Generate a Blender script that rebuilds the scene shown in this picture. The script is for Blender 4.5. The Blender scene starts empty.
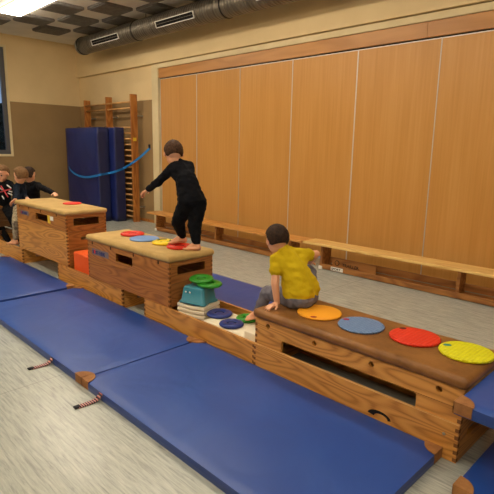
import bpy, bmesh, math, random
from mathutils import Vector, Matrix, noise
random.seed(7)
C = bpy.context.scene.collection
PI = math.pi
# ------------------------------------------------------------------ camera
F_PX = 487.0; H = 1.6
PITCH, ROLL, YAW = math.radians(11.48), math.radians(1.04), math.radians(135.1)
cy, sy = math.cos(YAW), math.sin(YAW); cp, sp = math.cos(PITCH), math.sin(PITCH)
FW = Vector((cy*cp, sy*cp, -sp)); R0 = Vector((sy, -cy, 0)); U0 = R0.cross(FW)
RT = R0*math.cos(ROLL) + U0*math.sin(ROLL); UP = -R0*math.sin(ROLL) + U0*math.cos(ROLL)
def ray(x, y): return FW + RT*((x-247)/F_PX) - UP*((y-247)/F_PX)
def at(x, y, z): d = ray(x, y); return Vector((0,0,H)) + d*((z-H)/d.z)
def aty(x, y, Y): d = ray(x, y); return Vector((0,0,H)) + d*(Y/d.y)
cam_d = bpy.data.cameras.new('camera'); cam = bpy.data.objects.new('camera', cam_d); C.objects.link(cam)
M = Matrix((RT, UP, -FW)).transposed().to_4x4(); M.translation = (0,0,H)
cam.matrix_world = M
cam_d.sensor_width = 36; cam_d.sensor_fit = 'HORIZONTAL'; cam_d.lens = 36*F_PX/494; cam_d.clip_start = .05
bpy.context.scene.camera = cam

# ------------------------------------------------------------------ materials
def lin(c):
    r = []
    for v in c[:3]:
        v = v/255
        r.append(v/12.92 if v <= .04045 else ((v+.055)/1.055)**2.4)
    return (*r, 1)
def mat(name, col, rough=.6, spec=.4, metal=0):
    m = bpy.data.materials.new(name); m.use_nodes = True
    b = m.node_tree.nodes['Principled BSDF']
    b.inputs['Base Color'].default_value = lin(col); b.inputs['Roughness'].default_value = rough
    b.inputs['Specular IOR Level'].default_value = spec; b.inputs['Metallic'].default_value = metal
    return m
def N(m, t, **kw):
    n = m.node_tree.nodes.new(t)
    for k, v in kw.items():
        if k in n.inputs: n.inputs[k].default_value = v
        else: setattr(n, k, v)
    return n
def L(m, a, b): m.node_tree.links.new(a, b)
def coords(m, scale=(1,1,1), rot=(0,0,0), rnd=0):
    tc = N(m, 'ShaderNodeTexCoord'); mp = N(m, 'ShaderNodeMapping')
    mp.inputs['Scale'].default_value = scale; mp.inputs['Rotation'].default_value = rot
    if rnd:
        oi = N(m, 'ShaderNodeObjectInfo'); ml = N(m, 'ShaderNodeMath', operation='MULTIPLY'); ml.inputs[1].default_value = rnd
        L(m, oi.outputs['Random'], ml.inputs[0]); va = N(m, 'ShaderNodeVectorMath', operation='ADD')
        L(m, tc.outputs['Object'], va.inputs[0]); L(m, ml.outputs[0], va.inputs[1]); L(m, va.outputs[0], mp.inputs['Vector'])
    else: L(m, tc.outputs['Object'], mp.inputs['Vector'])
    return mp.outputs['Vector']
def ramp(m, fac, stops):
    r = N(m, 'ShaderNodeValToRGB'); e = r.color_ramp.elements
    while len(e) < len(stops): e.new(.5)
    for i, (p, c) in enumerate(stops): e[i].position = p; e[i].color = lin(c)
    L(m, fac, r.inputs['Fac']); return r.outputs['Color']
def bump(m, fac, strength, dist=.01):
    b = N(m, 'ShaderNodeBump'); b.inputs['Strength'].default_value = strength; b.inputs['Distance'].default_value = dist
    L(m, fac, b.inputs['Height']); L(m, b.outputs['Normal'], m.node_tree.nodes['Principled BSDF'].inputs['Normal'])
def base(m, out): L(m, out, m.node_tree.nodes['Principled BSDF'].inputs['Base Color'])
def noisy(m, c1, c2, scale=(5,5,5), detail=4, lo=.35, hi=.65, bstr=0, bdist=.002, rnd=0):
    n = N(m, 'ShaderNodeTexNoise', Scale=1.0, Detail=detail); L(m, coords(m, scale, rnd=rnd), n.inputs['Vector'])
    base(m, ramp(m, n.outputs['Fac'], [(lo, c1), (hi, c2)]))
    if bstr: bump(m, n.outputs['Fac'], bstr, bdist)
    return m
def wood(name, light, mid, dark, axis='x', rough=.42, scale=7.0, dist=5.0, rnd=9.0):
    m = mat(name, mid, rough, .45)
    k_ = .16; s = {'x': (k_, 1, 1), 'y': (1, k_, 1), 'z': (1, 1, k_)}[axis]
    v = coords(m, s, rnd=rnd)
    n1 = N(m, 'ShaderNodeTexNoise', Scale=5.5, Detail=1.0, Distortion=.15); L(m, v, n1.inputs['Vector'])
    mul = N(m, 'ShaderNodeMath', operation='MULTIPLY'); mul.inputs[1].default_value = scale*dist*3.0; L(m, n1.outputs['Fac'], mul.inputs[0])
    sn = N(m, 'ShaderNodeMath', operation='SINE'); L(m, mul.outputs[0], sn.inputs[0])
    mr = N(m, 'ShaderNodeMapRange'); mr.inputs['From Min'].default_value = -1; L(m, sn.outputs[0], mr.inputs['Value'])
    f = {'x': (3, 120, 120), 'y': (120, 3, 120), 'z': (120, 120, 3)}[axis]
    n2 = N(m, 'ShaderNodeTexNoise', Scale=1.0, Detail=3); L(m, coords(m, f, rnd=rnd), n2.inputs['Vector'])
    mix = N(m, 'ShaderNodeMix'); mix.data_type = 'FLOAT'; mix.inputs[0].default_value = .42
    L(m, mr.outputs['Result'], mix.inputs[2]); L(m, n2.outputs['Fac'], mix.inputs[3])
    base(m, ramp(m, mix.outputs[0], [(.12, light), (.62, mid), (.96, dark)]))
    return m
def leather(name, c1, c2, rough=.6):
    m = mat(name, c1, rough, .35)
    n = N(m, 'ShaderNodeTexNoise', Scale=5.0, Detail=6, Roughness=.65); L(m, coords(m, rnd=5), n.inputs['Vector'])
    base(m, ramp(m, n.outputs['Fac'], [(.32, c2), (.62, c1)]))
    n2 = N(m, 'ShaderNodeTexNoise', Scale=90.0, Detail=3); L(m, coords(m), n2.inputs['Vector'])
    bump(m, n2.outputs['Fac'], .35, .003); return m
def vinyl(name, c, c2, rough=.38):
    m = mat(name, c, rough, .5)
    n = N(m, 'ShaderNodeTexNoise', Scale=2.2, Detail=3, Distortion=.6); L(m, coords(m, rnd=8), n.inputs['Vector'])
    base(m, ramp(m, n.outputs['Fac'], [(.3, c), (.7, c2)]))
    bump(m, n.outputs['Fac'], .5, .02); return m
WPX = ('pinewood', (220,160,80), (204,142,66), (156,98,40))
M_ = {}
M_['pine_x'] = wood('pine_along_x', *WPX[1:], axis='x')
M_['pine_y'] = wood('pine_along_y', *WPX[1:], axis='y')
M_['pine_dark_x'] = wood('dark_pine_x', (184,122,56), (168,106,44), (122,72,28), 'x')
M_['pine_dark_y'] = wood('dark_pine_y', (172,112,52), (156,98,44), (116,68,28), 'y')  # darker pine pair, end boards a tone below the long boards
M_['endgrain'] = mat('end_grain', (124,80,42), .7)
M_['shaded_x'] = wood('shaded_pine_x', (112,80,46), (98,68,38), (74,50,28), 'x'); M_['shaded_y'] = wood('shaded_pine_y', (112,80,46), (98,68,38), (74,50,28), 'y')  # shade on the far box's end painted in as darker wood
M_['bench'] = wood('bench_maple', (238,202,128), (230,190,114), (212,166,92), 'x', .32, 5, 3)
M_['bench_red'] = wood('bench_beech', (214,156,84), (202,142,72), (180,118,56), 'x', .35, 5, 3)
M_['bench_dark'] = wood('bench_under_shade', (170,116,60), (148,96,46), (120,74,34), 'x', .5, 5, 3)  # wood darkened further to paint in the shadow beneath the benches
M_['post'] = wood('wall_bar_post', (186,124,60), (168,104,46), (140,82,34), 'z', .4, 5, 3)
M_['rung'] = wood('wall_bar_rung', (206,158,96), (190,140,80), (160,110,60), 'x', .4, 5, 3)
M_['plain_pine'] = mat('plain_edge', (226,178,112), .5)
# partition veneer: straight fine vertical grain
def veneer(name, a, b, c):
    m = mat(name, b, .34, .4)
    n = N(m, 'ShaderNodeTexNoise', Scale=1.0, Detail=5, Roughness=.6); L(m, coords(m, (38, 38, .9), rnd=20), n.inputs['Vector'])
    n2 = N(m, 'ShaderNodeTexNoise', Scale=1.0, Detail=2); L(m, coords(m, (4, 4, .5), rnd=20), n2.inputs['Vector'])
    mx = N(m, 'ShaderNodeMix'); mx.data_type = 'FLOAT'; mx.inputs[0].default_value = .4
    L(m, n.outputs['Fac'], mx.inputs[2]); L(m, n2.outputs['Fac'], mx.inputs[3])
    base(m, ramp(m, mx.outputs[0], [(.3, a), (.5, b), (.72, c)])); return m
M_['veneer'] = veneer('beech_veneer', (190,136,66), (200,146,76), (208,156,88))
M_['fascia'] = wood('fascia_beech', (196,142,80), (186,132,72), (174,120,62), 'x', .4, 3, 2)
M_['alu'] = mat('alu_profile', (214,206,196), .4, .5, .3)
M_['steel'] = mat('bolt_steel', (190,190,190), .3, .5, .9)
M_['dark'] = mat('dark_gap', (14,12,11), .9)
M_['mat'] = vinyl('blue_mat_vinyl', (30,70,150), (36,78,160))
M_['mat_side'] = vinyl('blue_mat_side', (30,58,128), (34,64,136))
M_['matd'] = vinyl('navy_mat_vinyl', (20,32,92), (26,40,106), .45)
M_['matdside'] = vinyl('navy_mat_edge', (26,34,74), (32,40,84), .5)
M_['leather_tan'] = leather('tan_suede', (204,172,110), (184,152,92), .8)
M_['leather_brown'] = leather('brown_leather', (146,100,52), (112,74,36), .36)
M_['corner'] = leather('corner_leather', (184,130,76), (124,80,44), .7)
M_['strap'] = mat('black_webbing', (24,24,30), .8)
m = M_['strapx'] = mat('patterned_webbing', (40,30,40), .8)
ck = N(m, 'ShaderNodeTexWave', Scale=22.0); ck.bands_direction = 'Y'; ck.wave_profile = 'SAW'; L(m, coords(m), ck.inputs['Vector'])
base(m, ramp(m, ck.outputs['Fac'], [(0, (190,60,50)), (.35, (220,190,180)), (.55, (50,40,60))]))
M_['skin'] = mat('skin', (226,168,132), .5, .4); M_['skin'].node_tree.nodes['Principled BSDF'].inputs['Subsurface Weight'].default_value = .05
M_['hair_brown'] = noisy(mat('brown_hair', (70,46,30), .75, .25), (52,34,22), (88,60,40), (60,60,60), bstr=.8, bdist=.01)
M_['hair_dark'] = noisy(mat('dark_hair', (46,30,22), .75, .25), (34,24,18), (62,42,28), (60,60,60), bstr=.8, bdist=.01)
M_['hair_light'] = noisy(mat('light_brown_hair', (120,88,56), .75, .25), (96,70,44), (136,102,66), (60,60,60), bstr=.8, bdist=.01)
def cloth(name, c1, c2, s=18, b=.6):
    m = mat(name, c1, .9, .15); return noisy(m, c1, c2, (s,s,s), bstr=b, bdist=.02)
M_['black'] = cloth('black_jersey', (12,13,18), (20,22,28))
M_['black2'] = cloth('black_trousers', (10,12,16), (17,19,24))
M_['navy'] = cloth('navy_sleeve', (18,26,40), (28,38,54))
M_['yellow'] = cloth('mustard_jersey', (212,186,30), (196,168,22), 9, 1.0)
M_['grey'] = cloth('grey_joggers', (122,120,130), (102,100,110))
M_['beige'] = cloth('mottled_trousers', (186,172,144), (128,118,98), 30)
M_['print_red'] = mat('print_red', (206,70,78), .8); M_['print_white'] = mat('print_white', (214,210,206), .8)
M_['eye'] = mat('eye_dark', (30,20,16), .2); M_['lip'] = mat('lip', (196,110,98), .5)
def rubber(name, c, r=.45): return mat(name, c, r, .4)
M_['red'] = rubber('red_rubber', (222,52,34)); M_['blue_l'] = rubber('sky_blue_rubber', (116,154,210)); M_['yel'] = rubber('yellow_rubber', (244,214,30))
M_['green'] = rubber('green_rubber', (46,142,40), .35); M_['dblue'] = rubber('royal_blue_rubber', (40,58,132), .35)
def tactile(name, c, c2, sc, kind='F1'):
    m = mat(name, c, .5, .35); v = N(m, 'ShaderNodeTexVoronoi', Scale=sc); v.feature = kind; v.inputs['Randomness'].default_value = .25
    L(m, coords(m), v.inputs['Vector']); bump(m, v.outputs['Distance'], .9, .012)
    base(m, ramp(m, v.outputs['Distance'], [(.1, c), (.7, c2)])); return m
M_['t_orange'] = rubber('orange_disc', (250,172,40))
M_['t_blue'] = tactile('blue_tactile', (92,126,176), (118,150,196), 55)
M_['t_red'] = tactile('red_tactile', (240,66,36), (222,50,26), 42)
M_['t_yellow'] = tactile('yellow_tactile', (240,240,30), (214,212,18), 48)
M_['orange'] = noisy(mat('orange_foam_cover', (238,96,36), .6), (240,98,36), (228,86,28), (3,3,3))
M_['teal'] = mat('teal_plastic', (54,138,158), .4, .5)
M_['cream'] = mat('cream_plastic', (246,238,212), .4, .45)
M_['white'] = mat('white_rubber', (232,230,222), .5)
M_['ink_blue'] = mat('ink_blue', (36,52,118), .6); M_['ink_red'] = mat('ink_red', (220,60,50), .6); M_['ink_black'] = mat('ink_black', (24,20,18), .6)
M_['webblue'] = mat('blue_webbing', (28,120,196), .5); M_['sticker'] = mat('yellow_sticker', (238,204,60), .6)
M_['duct'] = mat('galvanised_duct', (120,112,100), .42, .5, .75)
dm = M_['duct']; w = N(dm, 'ShaderNodeTexWave', Scale=5.0); w.bands_direction = 'X'; L(dm, coords(dm), w.inputs['Vector']); bump(dm, w.outputs['Fac'], .6, .02)
nd = N(dm, 'ShaderNodeTexNoise', Scale=4.0, Detail=3); L(dm, coords(dm, (8,.4,.4)), nd.inputs['Vector']); base(dm, ramp(dm, nd.outputs['Fac'], [(.3, (96,90,80)), (.7, (140,132,118))]))
M_['pad'] = noisy(mat('acoustic_foam', (116,112,108), .95, .1), (108,104,100), (122,118,114), (12,12,12), bstr=.3)
M_['frame_dark'] = mat('window_frame_grey', (88,88,92), .5)
gm = bpy.data.materials.new('window_glass'); gm.use_nodes = True; b = gm.node_tree.nodes['Principled BSDF']
b.inputs['Base Color'].default_value = (.9,.95,1,1); b.inputs['Roughness'].default_value = .02; b.inputs['Transmission Weight'].default_value = 1; b.inputs['IOR'].default_value = 1.1
M_['glass'] = gm
# wall paints (two tone by height: brown dado, cream above)
def wallmat():
    m = mat('painted_wall', (200,170,120), .75, .25)
    g = N(m, 'ShaderNodeNewGeometry'); s = N(m, 'ShaderNodeSeparateXYZ'); L(m, g.outputs['Position'], s.inputs[0])
    n = N(m, 'ShaderNodeTexNoise', Scale=2.0, Detail=5); L(m, g.outputs['Position'], n.inputs['Vector'])
    cr = ramp(m, n.outputs['Fac'], [(.3, (222,198,150)), (.7, (230,206,158))]); br = ramp(m, n.outputs['Fac'], [(.3, (148,122,84)), (.7, (158,130,90))])
    gt = N(m, 'ShaderNodeMath', operation='GREATER_THAN'); gt.inputs[1].default_value = 2.53; L(m, s.outputs['Z'], gt.inputs[0])
    mx = N(m, 'ShaderNodeMix'); mx.data_type = 'RGBA'; L(m, gt.outputs[0], mx.inputs[0]); L(m, br, mx.inputs[6]); L(m, cr, mx.inputs[7]); base(m, mx.outputs[2])
    n3 = N(m, 'ShaderNodeTexNoise', Scale=60.0, Detail=2); L(m, g.outputs['Position'], n3.inputs['Vector']); bump(m, n3.outputs['Fac'], .15, .003)
    return m
M_['wall'] = wallmat()
M_['cream_paint'] = noisy(mat('cream_paint', (222,204,160), .7), (216,198,154), (226,210,168), (3,3,3))
M_['ceil'] = noisy(mat('ceiling_plaster', (222,217,208), .9, .1), (216,211,202), (226,221,212), (3,3,3))
def floormat():
    m = mat('linoleum', (190,186,172), .27, .5)
    v = coords(m, (5, 60, 1)); n = N(m, 'ShaderNodeTexNoise', Scale=1.0, Detail=6, Roughness=.7, Distortion=.5); L(m, v, n.inputs['Vector'])
    c = ramp(m, n.outputs['Fac'], [(.3, (138,144,138)), (.5, (170,175,167)), (.72, (194,197,187))])
    tc = N(m, 'ShaderNodeTexCoord'); s = N(m, 'ShaderNodeSeparateXYZ'); L(m, tc.outputs['Object'], s.inputs[0])
    sub = N(m, 'ShaderNodeMath', operation='ADD'); sub.inputs[1].default_value = 3.185; L(m, s.outputs['X'], sub.inputs[0])
    md = N(m, 'ShaderNodeMath', operation='PINGPONG'); md.inputs[1].default_value = 1.0; L(m, sub.outputs[0], md.inputs[0])
    lt = N(m, 'ShaderNodeMath', operation='LESS_THAN'); lt.inputs[1].default_value = .004; L(m, md.outputs[0], lt.inputs[0])
    fc = N(m, 'ShaderNodeMath', operation='MULTIPLY'); fc.inputs[1].default_value = .35; L(m, lt.outputs[0], fc.inputs[0])
    mx = N(m, 'ShaderNodeMix'); mx.data_type = 'RGBA'; L(m, fc.outputs[0], mx.inputs[0]); L(m, c, mx.inputs[6]); mx.inputs[7].default_value = lin((96,94,88))
    base(m, mx.outputs[2])
    n2 = N(m, 'ShaderNodeTexNoise', Scale=1.5, Detail=2); L(m, coords(m), n2.inputs['Vector']); bump(m, n2.outputs['Fac'], .08, .01)
    return m
M_['floor'] = floormat()
def emis(name, col, s):
    m = bpy.data.materials.new(name); m.use_nodes = True; b = m.node_tree.nodes['Principled BSDF']
    b.inputs['Base Color'].default_value = (.8,.8,.8,1); b.inputs['Emission Color'].default_value = col; b.inputs['Emission Strength'].default_value = s; return m
LIGHT_S = 9.0
M_['lamp'] = emis('lamp_diffuser', (1,.87,.70,1), LIGHT_S*1.25); M_['lamp_low'] = emis('lamp_diffuser_low', (1,.87,.70,1), LIGHT_S*.6); M_['lamp_dim'] = emis('lamp_diffuser_dim', (1,.87,.70,1), LIGHT_S*.82)  # emission lowered on some lamps to shape light and shadow in the hall

# ------------------------------------------------------------------ mesh helpers
class MB:
    def __init__(s, off=(0,0,0)): s.v = []; s.f = []; s.mi = []; s.sm = []; s.off = Vector(off)
    def add(s, vs, fs, mi=0, smooth=False, mtx=None):
        n = len(s.v)
        for p in vs:
            p = Vector(p); p = mtx @ p if mtx else p
            s.v.append(p - s.off)
        for f in fs: s.f.append([n+i for i in f]); s.mi.append(mi); s.sm.append(smooth)
        return s
    def bm(s, b, mi=0, smooth=False, mtx=None):
        b.verts.ensure_lookup_table(); b.verts.index_update()
        s.add([v.co.copy() for v in b.verts], [[v.index for v in f.verts] for f in b.faces], mi, smooth, mtx); b.free(); return s
    def box(s, x0, x1, y0, y1, z0, z1, bev=0, mi=0, seg=2, mtx=None):
        b = bmesh.new(); bmesh.ops.create_cube(b, size=1)
        for v in b.verts: v.co = Vector(((x0+x1)/2+v.co.x*(x1-x0), (y0+y1)/2+v.co.y*(y1-y0), (z0+z1)/2+v.co.z*(z1-z0)))
        if bev: bmesh.ops.bevel(b, geom=list(b.edges), offset=bev, segments=seg, profile=.5, affect='EDGES')
        return s.bm(b, mi, bev > .01, mtx)
    def lathe(s, prof, c=(0,0,0), seg=32, mi=0, mtx=None, smooth=True):
        vs, fs = [], []; n = len(prof)
        for i in range(seg):
            a = 2*PI*i/seg
            for r, z in prof: vs.append((c[0]+r*math.cos(a), c[1]+r*math.sin(a), c[2]+z))
        for i in range(seg):
            j = (i+1) % seg
            for k in range(n-1): fs.append([i*n+k, j*n+k, j*n+k+1, i*n+k+1])
        return s.add(vs, fs, mi, smooth, mtx)
    def tube(s, pts, r, seg=10, mi=0, cap=True):
        pts = [Vector(p) for p in pts]; rs = r if isinstance(r, (list, tuple)) else [r]*len(pts); vs, fs = [], []
        for i, p in enumerate(pts):
            t = (pts[min(i+1, len(pts)-1)] - pts[max(i-1, 0)]).normalized()
            a = t.orthogonal().normalized() if i == 0 else (a - t*a.dot(t)).normalized()
            b = t.cross(a)
            for k in range(seg): q = 2*PI*k/seg; vs.append(p + (a*math.cos(q)+b*math.sin(q))*rs[i])
        for i in range(len(pts)-1):
            for k in range(seg): k2 = (k+1) % seg; fs.append([i*seg+k, i*seg+k2, (i+1)*seg+k2, (i+1)*seg+k])
        if cap: fs.append(list(range(seg))[::-1]); fs.append([(len(pts)-1)*seg+k for k in range(seg)])
        return s.add(vs, fs, mi, True)
    def ribbon(s, pts, width, thick, up=(0,0,1), mi=0):
        pts = [Vector(p) for p in pts]; up = Vector(up); vs, fs = [], []
        for i, p in enumerate(pts):
            t = (pts[min(i+1, len(pts)-1)] - pts[max(i-1, 0)]).normalized(); n = t.cross(up).normalized(); u = n.cross(t)
            for a, b in ((-1,-1), (1,-1), (1,1), (-1,1)): vs.append(p + u*a*width/2 + n*b*thick/2)
        for i in range(len(pts)-1):
            for k in range(4): k2 = (k+1) % 4; fs.append([i*4+k, i*4+k2, (i+1)*4+k2, (i+1)*4+k])
        fs.append([3,2,1,0]); e = (len(pts)-1)*4; fs.append([e, e+1, e+2, e+3])
        return s.add(vs, fs, mi)
    def build(s, name, mats, parent=None, loc=None):
        me = bpy.data.meshes.new(name); me.from_pydata([tuple(v) for v in s.v], [], s.f)
        for mm in (mats if isinstance(mats, (list, tuple)) else [mats]): me.materials.append(M_[mm] if isinstance(mm, str) else mm)
        for p, i, sm in zip(me.polygons, s.mi, s.sm): p.material_index = i; p.use_smooth = sm
        b = bmesh.new(); b.from_mesh(me); bmesh.ops.recalc_face_normals(b, faces=b.faces); b.to_mesh(me); b.free()
        o = bpy.data.objects.new(name, me); C.objects.link(o); o.location = Vector(loc) if loc is not None else (Vector((0,0,0)) if parent else s.off)
        if parent: o.parent = parent
        return o
def tag(o, label=None, cat=None, group=None, kind=None):
    for k, v in (('label', label), ('category', cat), ('group', group), ('kind', kind)):
        if v: o[k] = v
    return o
def thing(name, label, cat, loc=(0,0,0), rz=0, group=None):
    o = bpy.data.objects.new(name, None); C.objects.link(o); o.location = loc; o.rotation_euler = (0,0,rz); o.empty_display_size = .1
    return tag(o, label, cat, group)
def struct(name, mb, mats): return tag(mb.build(name, mats), kind='structure')
def dup(root, loc, rz=None, label=None):
    r = root.copy(); C.objects.link(r); r.location = loc
    if rz is not None: r.rotation_euler = (0,0,rz)
    if label: r['label'] = label
    for ch in list(root.children):
        c = ch.copy(); C.objects.link(c); c.parent = r
        for g in ch.children: d = g.copy(); C.objects.link(d); d.parent = c
    return r
def rrect(x0, x1, y0, y1, r=0, n=5, corners=(1,1,1,1)):
    if r <= 0: return [(x0,y0),(x1,y0),(x1,y1),(x0,y1)]
    out = []
    for i, (cx, cy_, a0) in enumerate(((x0+r,y0+r,PI), (x1-r,y0+r,1.5*PI), (x1-r,y1-r,0), (x0+r,y1-r,.5*PI))):
        if corners[i]:
            for k in range(n+1): a = a0+.5*PI*k/n; out.append((cx+r*math.cos(a), cy_+r*math.sin(a)))
        else: out.append(((x0,y0),(x1,y0),(x1,y1),(x0,y1))[i])
    return out
def circ(x, y, r, n=20): return [(x+r*math.cos(2*PI*k/n), y+r*math.sin(2*PI*k/n)) for k in range(n)]
def plate(polys, t):
    """flat plate with holes, returns verts (u,v,w) and faces"""
    cu = bpy.data.curves.new('t', 'CURVE'); cu.dimensions = '2D'; cu.fill_mode = 'BOTH'; cu.extrude = t/2
    for p in polys:
        sp_ = cu.splines.new('POLY'); sp_.points.add(len(p)-1); sp_.use_cyclic_u = True
        for q, (x, y) in zip(sp_.points, p): q.co = (x, y, 0, 1)
    o = bpy.data.objects.new('t', cu); C.objects.link(o); dg = bpy.context.evaluated_depsgraph_get(); dg.update()
    me = bpy.data.meshes.new_from_object(o.evaluated_get(dg))
    b = bmesh.new(); b.from_mesh(me); bmesh.ops.remove_doubles(b, verts=b.verts, dist=1e-5); b.verts.index_update()
    vs = [v.co.copy() for v in b.verts]; fs = [[v.index for v in f.verts] for f in b.faces]; b.free()
    bpy.data.objects.remove(o); bpy.data.curves.remove(cu); bpy.data.meshes.remove(me)
    return vs, fs
def text_mesh(body, size, depth=.001):
    cu = bpy.data.curves.new('t', 'FONT'); cu.body = body; cu.size = size; cu.extrude = depth; cu.offset = size*.015
    o = bpy.data.objects.new('t', cu); C.objects.link(o); dg = bpy.context.evaluated_depsgraph_get(); dg.update()
    me = bpy.data.meshes.new_from_object(o.evaluated_get(dg)); vs = [v.co.copy() for v in me.vertices]; fs = [list(p.vertices) for p in me.polygons]
    bpy.data.objects.remove(o); bpy.data.curves.remove(cu); bpy.data.meshes.remove(me); return vs, fs
XZ = lambda y: (lambda v: Vector((v[0], y+v[2], v[1])))      # plate in front/back walls
YZ = lambda x: (lambda v: Vector((x+v[2], v[0], v[1])))

# ------------------------------------------------------------------ the hall
X0, X1, Y0, Y1, ZC = -11.8, 5.0, -4.5, 5.85, 3.95
struct('floor', MB().box(X0-.2, X1+.2, Y0-.2, Y1+.3, -.1, 0), 'floor')
struct('ceiling', MB().box(X0-.2, X1+.2, Y0-.2, Y1+.3, ZC, ZC+.1), 'ceil')
# partition wall side: left stub wall, projecting upper wall, jamb
struct('wall_right', MB().box(X0-.1, -8.66, Y1, Y1+.2, 0, 3.2).box(X0-.1, X1, Y1-.07, Y1+.2, 3.2, ZC, .004), 'wall')
struct('trim_1', MB().box(-8.64, -8.43, Y1-.03, Y1+.2, 0, 3.19, .006).box(-8.43, X1, Y1-.03, Y1+.2, 3.105, 3.19, .006), 'cream_paint')
struct('baseboard_right', MB().box(X0, -8.66, Y1-.015, Y1+.01, 0, .06, .003), 'pine_dark_x')
struct('wall_near', MB().box(X0-.2, X1+.2, Y0-.2, Y0, 0, ZC), 'wall')
struct('wall_back', MB().box(X1, X1+.2, Y0, Y1, 0, ZC), 'wall')
# end wall with window opening
WY0, WY1, WZ0, WZ1 = 2.3, 4.18, 1.32, 3.72
ew = MB(); vs, fs = plate([[(Y0,0),(Y1+.1,0),(Y1+.1,ZC),(Y0,ZC)], [(WY0,WZ0),(WY1,WZ0),(WY1,WZ1),(WY0,WZ1)]], .25)
ew.add([YZ(X0-.125)(v) for v in vs], fs); struct('wall_left', ew, 'wall')
wf = MB()
def frame_rect(mb, x, y0, y1, z0, z1, w, d, mi=0):
    mb.box(x-d, x, y0, y0+w, z0, z1, .004, mi); mb.box(x-d, x, y1-w, y1, z0, z1, .004, mi)
    mb.box(x-d, x, y0+w, y1-w, z0, z0+w, .004, mi); mb.box(x-d, x, y0+w, y1-w, z1-w, z1, .004, mi)
frame_rect(wf, X0+.012, WY0, WY1, WZ0, WZ1, .05, .12, 1)
frame_rect(wf, X0-.02, WY0+.05, WY1-.05, WZ0+.05, WZ1-.05, .09, .07, 0)
wf.box(X0-.09, X0-.02, 3.2, 3.27, WZ0+.14, WZ1-.14, .004, 0)
wo = struct('window_1', wf, ['frame_dark', 'cream_paint'])
MB().box(X0-.062, X0-.056, WY0+.14, WY1-.14, WZ0+.14, WZ1-.14).build('window_pane', 'glass', wo)
# ground and a hedge dusk outside
struct('ground', MB().box(-40, X0-.3, -20, 25, -.3, -.1), mat('outside_ground', (60,66,60), .9))
hb = bmesh.new(); bmesh.ops.create_cube(hb, size=1); bmesh.ops.subdivide_edges(hb, edges=hb.edges, cuts=22, use_grid_fill=True)
for v in hb.verts:
    p = Vector((v.co.x*1.6, v.co.y*9, v.co.z*2.9)); nrm = v.co.normalized()
    v.co = p + nrm*.28*noise.noise(p*2.1) + nrm*.12*noise.noise(p*6)
hd = MB((-17, 7, 1.35)).add([v.co + Vector((-17, 7, 1.35)) for v in hb.verts], [[v.index for v in f.verts] for f in hb.faces]); hb.free()
M_['hedge'] = noisy(mat('dark_hedge', (44,48,44), .9, .1), (30,36,32), (64,68,60), (9,9,9), bstr=.8, bdist=.1)
tag(hd.build('hedge', 'hedge'), 'dark clipped hedge outside, seen through the window at the left edge', 'hedge')
# fascia and folding partition
struct('trim_2', MB().box(-8.43, -2.9, Y1-.005, Y1+.15, 2.925, 3.104, .003).box(-2.898, X1, Y1-.005, Y1+.15, 2.925, 3.104, .003), 'fascia')
struct('trim_3', MB().box(-8.43, X1, Y1+.03, Y1+.15, 2.88, 2.925), 'dark')
px = [-8.40, -7.25, -6.115, -4.975, -3.85, -2.715, -1.58, -.44, .7, 1.84, 2.98, 4.12]
cols = []
for i in range(len(px)-1):
    a, b_ = px[i]+.012, px[i+1]-.012
    if i == 0:
        t = thing('partition_panel', 'beech veneer partition panel, narrow-looking leftmost one beside the cream jamb', 'partition panel', ((a+b_)/2, Y1+.04, .02), 0, 'folding partition panels'); w2 = (b_-a)/2
        MB().box(-w2, w2, -.03, .03, 0, 2.875, .002).build('veneer_board', 'veneer', t)
        MB().box(-w2-.011, -w2, -.034, .03, 0, 2.885, .001).build('edge_profile', 'alu', t)
        MB().box(w2, w2+.011, -.034, .03, 0, 2.885, .001).build('edge_profile', 'alu', t)
        MB().box(-w2, w2, -.034, .03, 2.875, 2.886, .001).build('top_profile', 'alu', t)
        p0 = t
    else:
        lab = ['', 'beech veneer partition panel second from the cream jamb, behind the standing child', 'beech veneer partition panel third from the cream jamb, left of the sitting child\'s head',
               'beech veneer partition panel fourth from the cream jamb, above the sitting child', 'beech veneer partition panel fifth from the jamb, above left end of the pale bench',
               'beech veneer partition panel at the right edge of the photo, above the pale bench'][i] if i < 6 else 'beech veneer partition panel beyond the right edge, further along the wall'
        dup(p0, ((a+b_)/2, Y1+.04, .02), None, lab)

# ceiling acoustic pads (checkerboard) and lamps
t0 = None; cnt = {}
def pad_mesh():
    mb = MB(); vs, fs = plate([rrect(-.3,.3,-.3,.3,.07)], .035); mb.add([(v[0], v[1], v[2]-.0175) for v in vs], fs)
    vs, fs = plate([rrect(-.27,.27,-.27,.27,.05)], .012); mb.add([(v[0], v[1], v[2]-.041) for v in vs], fs); return mb
pos = []
for r in range(-2, 4):
    for q in range(-2, 10):
        X = -10.0 + .6*q; Y = 4.1 + .6*r
        if (q+r) % 2 == 0 and X > -10.9 and Y < 5.5 and not (3.3 < Y < 3.72 and X > -10.2) and abs(Y-2.9) > .1: pos.append((X, Y))
for X, Y in pos:
    rn = {4.1: 'first row beside the lamp', 4.7: 'second row from the lamp', 5.3: 'row above the duct', 3.5: 'row in line with the lamp'}.get(round(Y,1), 'row on the lamp\'s far side')
    cnt[rn] = cnt.get(rn, 0)+1
    lab = 'grey acoustic ceiling pad, %s, %s from window wall' % (rn, ['','first','second','third','fourth','fifth','sixth','seventh','eighth'][cnt[rn]])
    if t0 is None:
        t0 = pad_mesh().build('ceiling_pad', 'pad', None, (X, Y, ZC)); tag(t0, lab, 'ceiling pad', 'acoustic pads on the ceiling')
    else:
        o = t0.copy(); C.objects.link(o); o.location = (X, Y, ZC); o['label'] = lab
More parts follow.
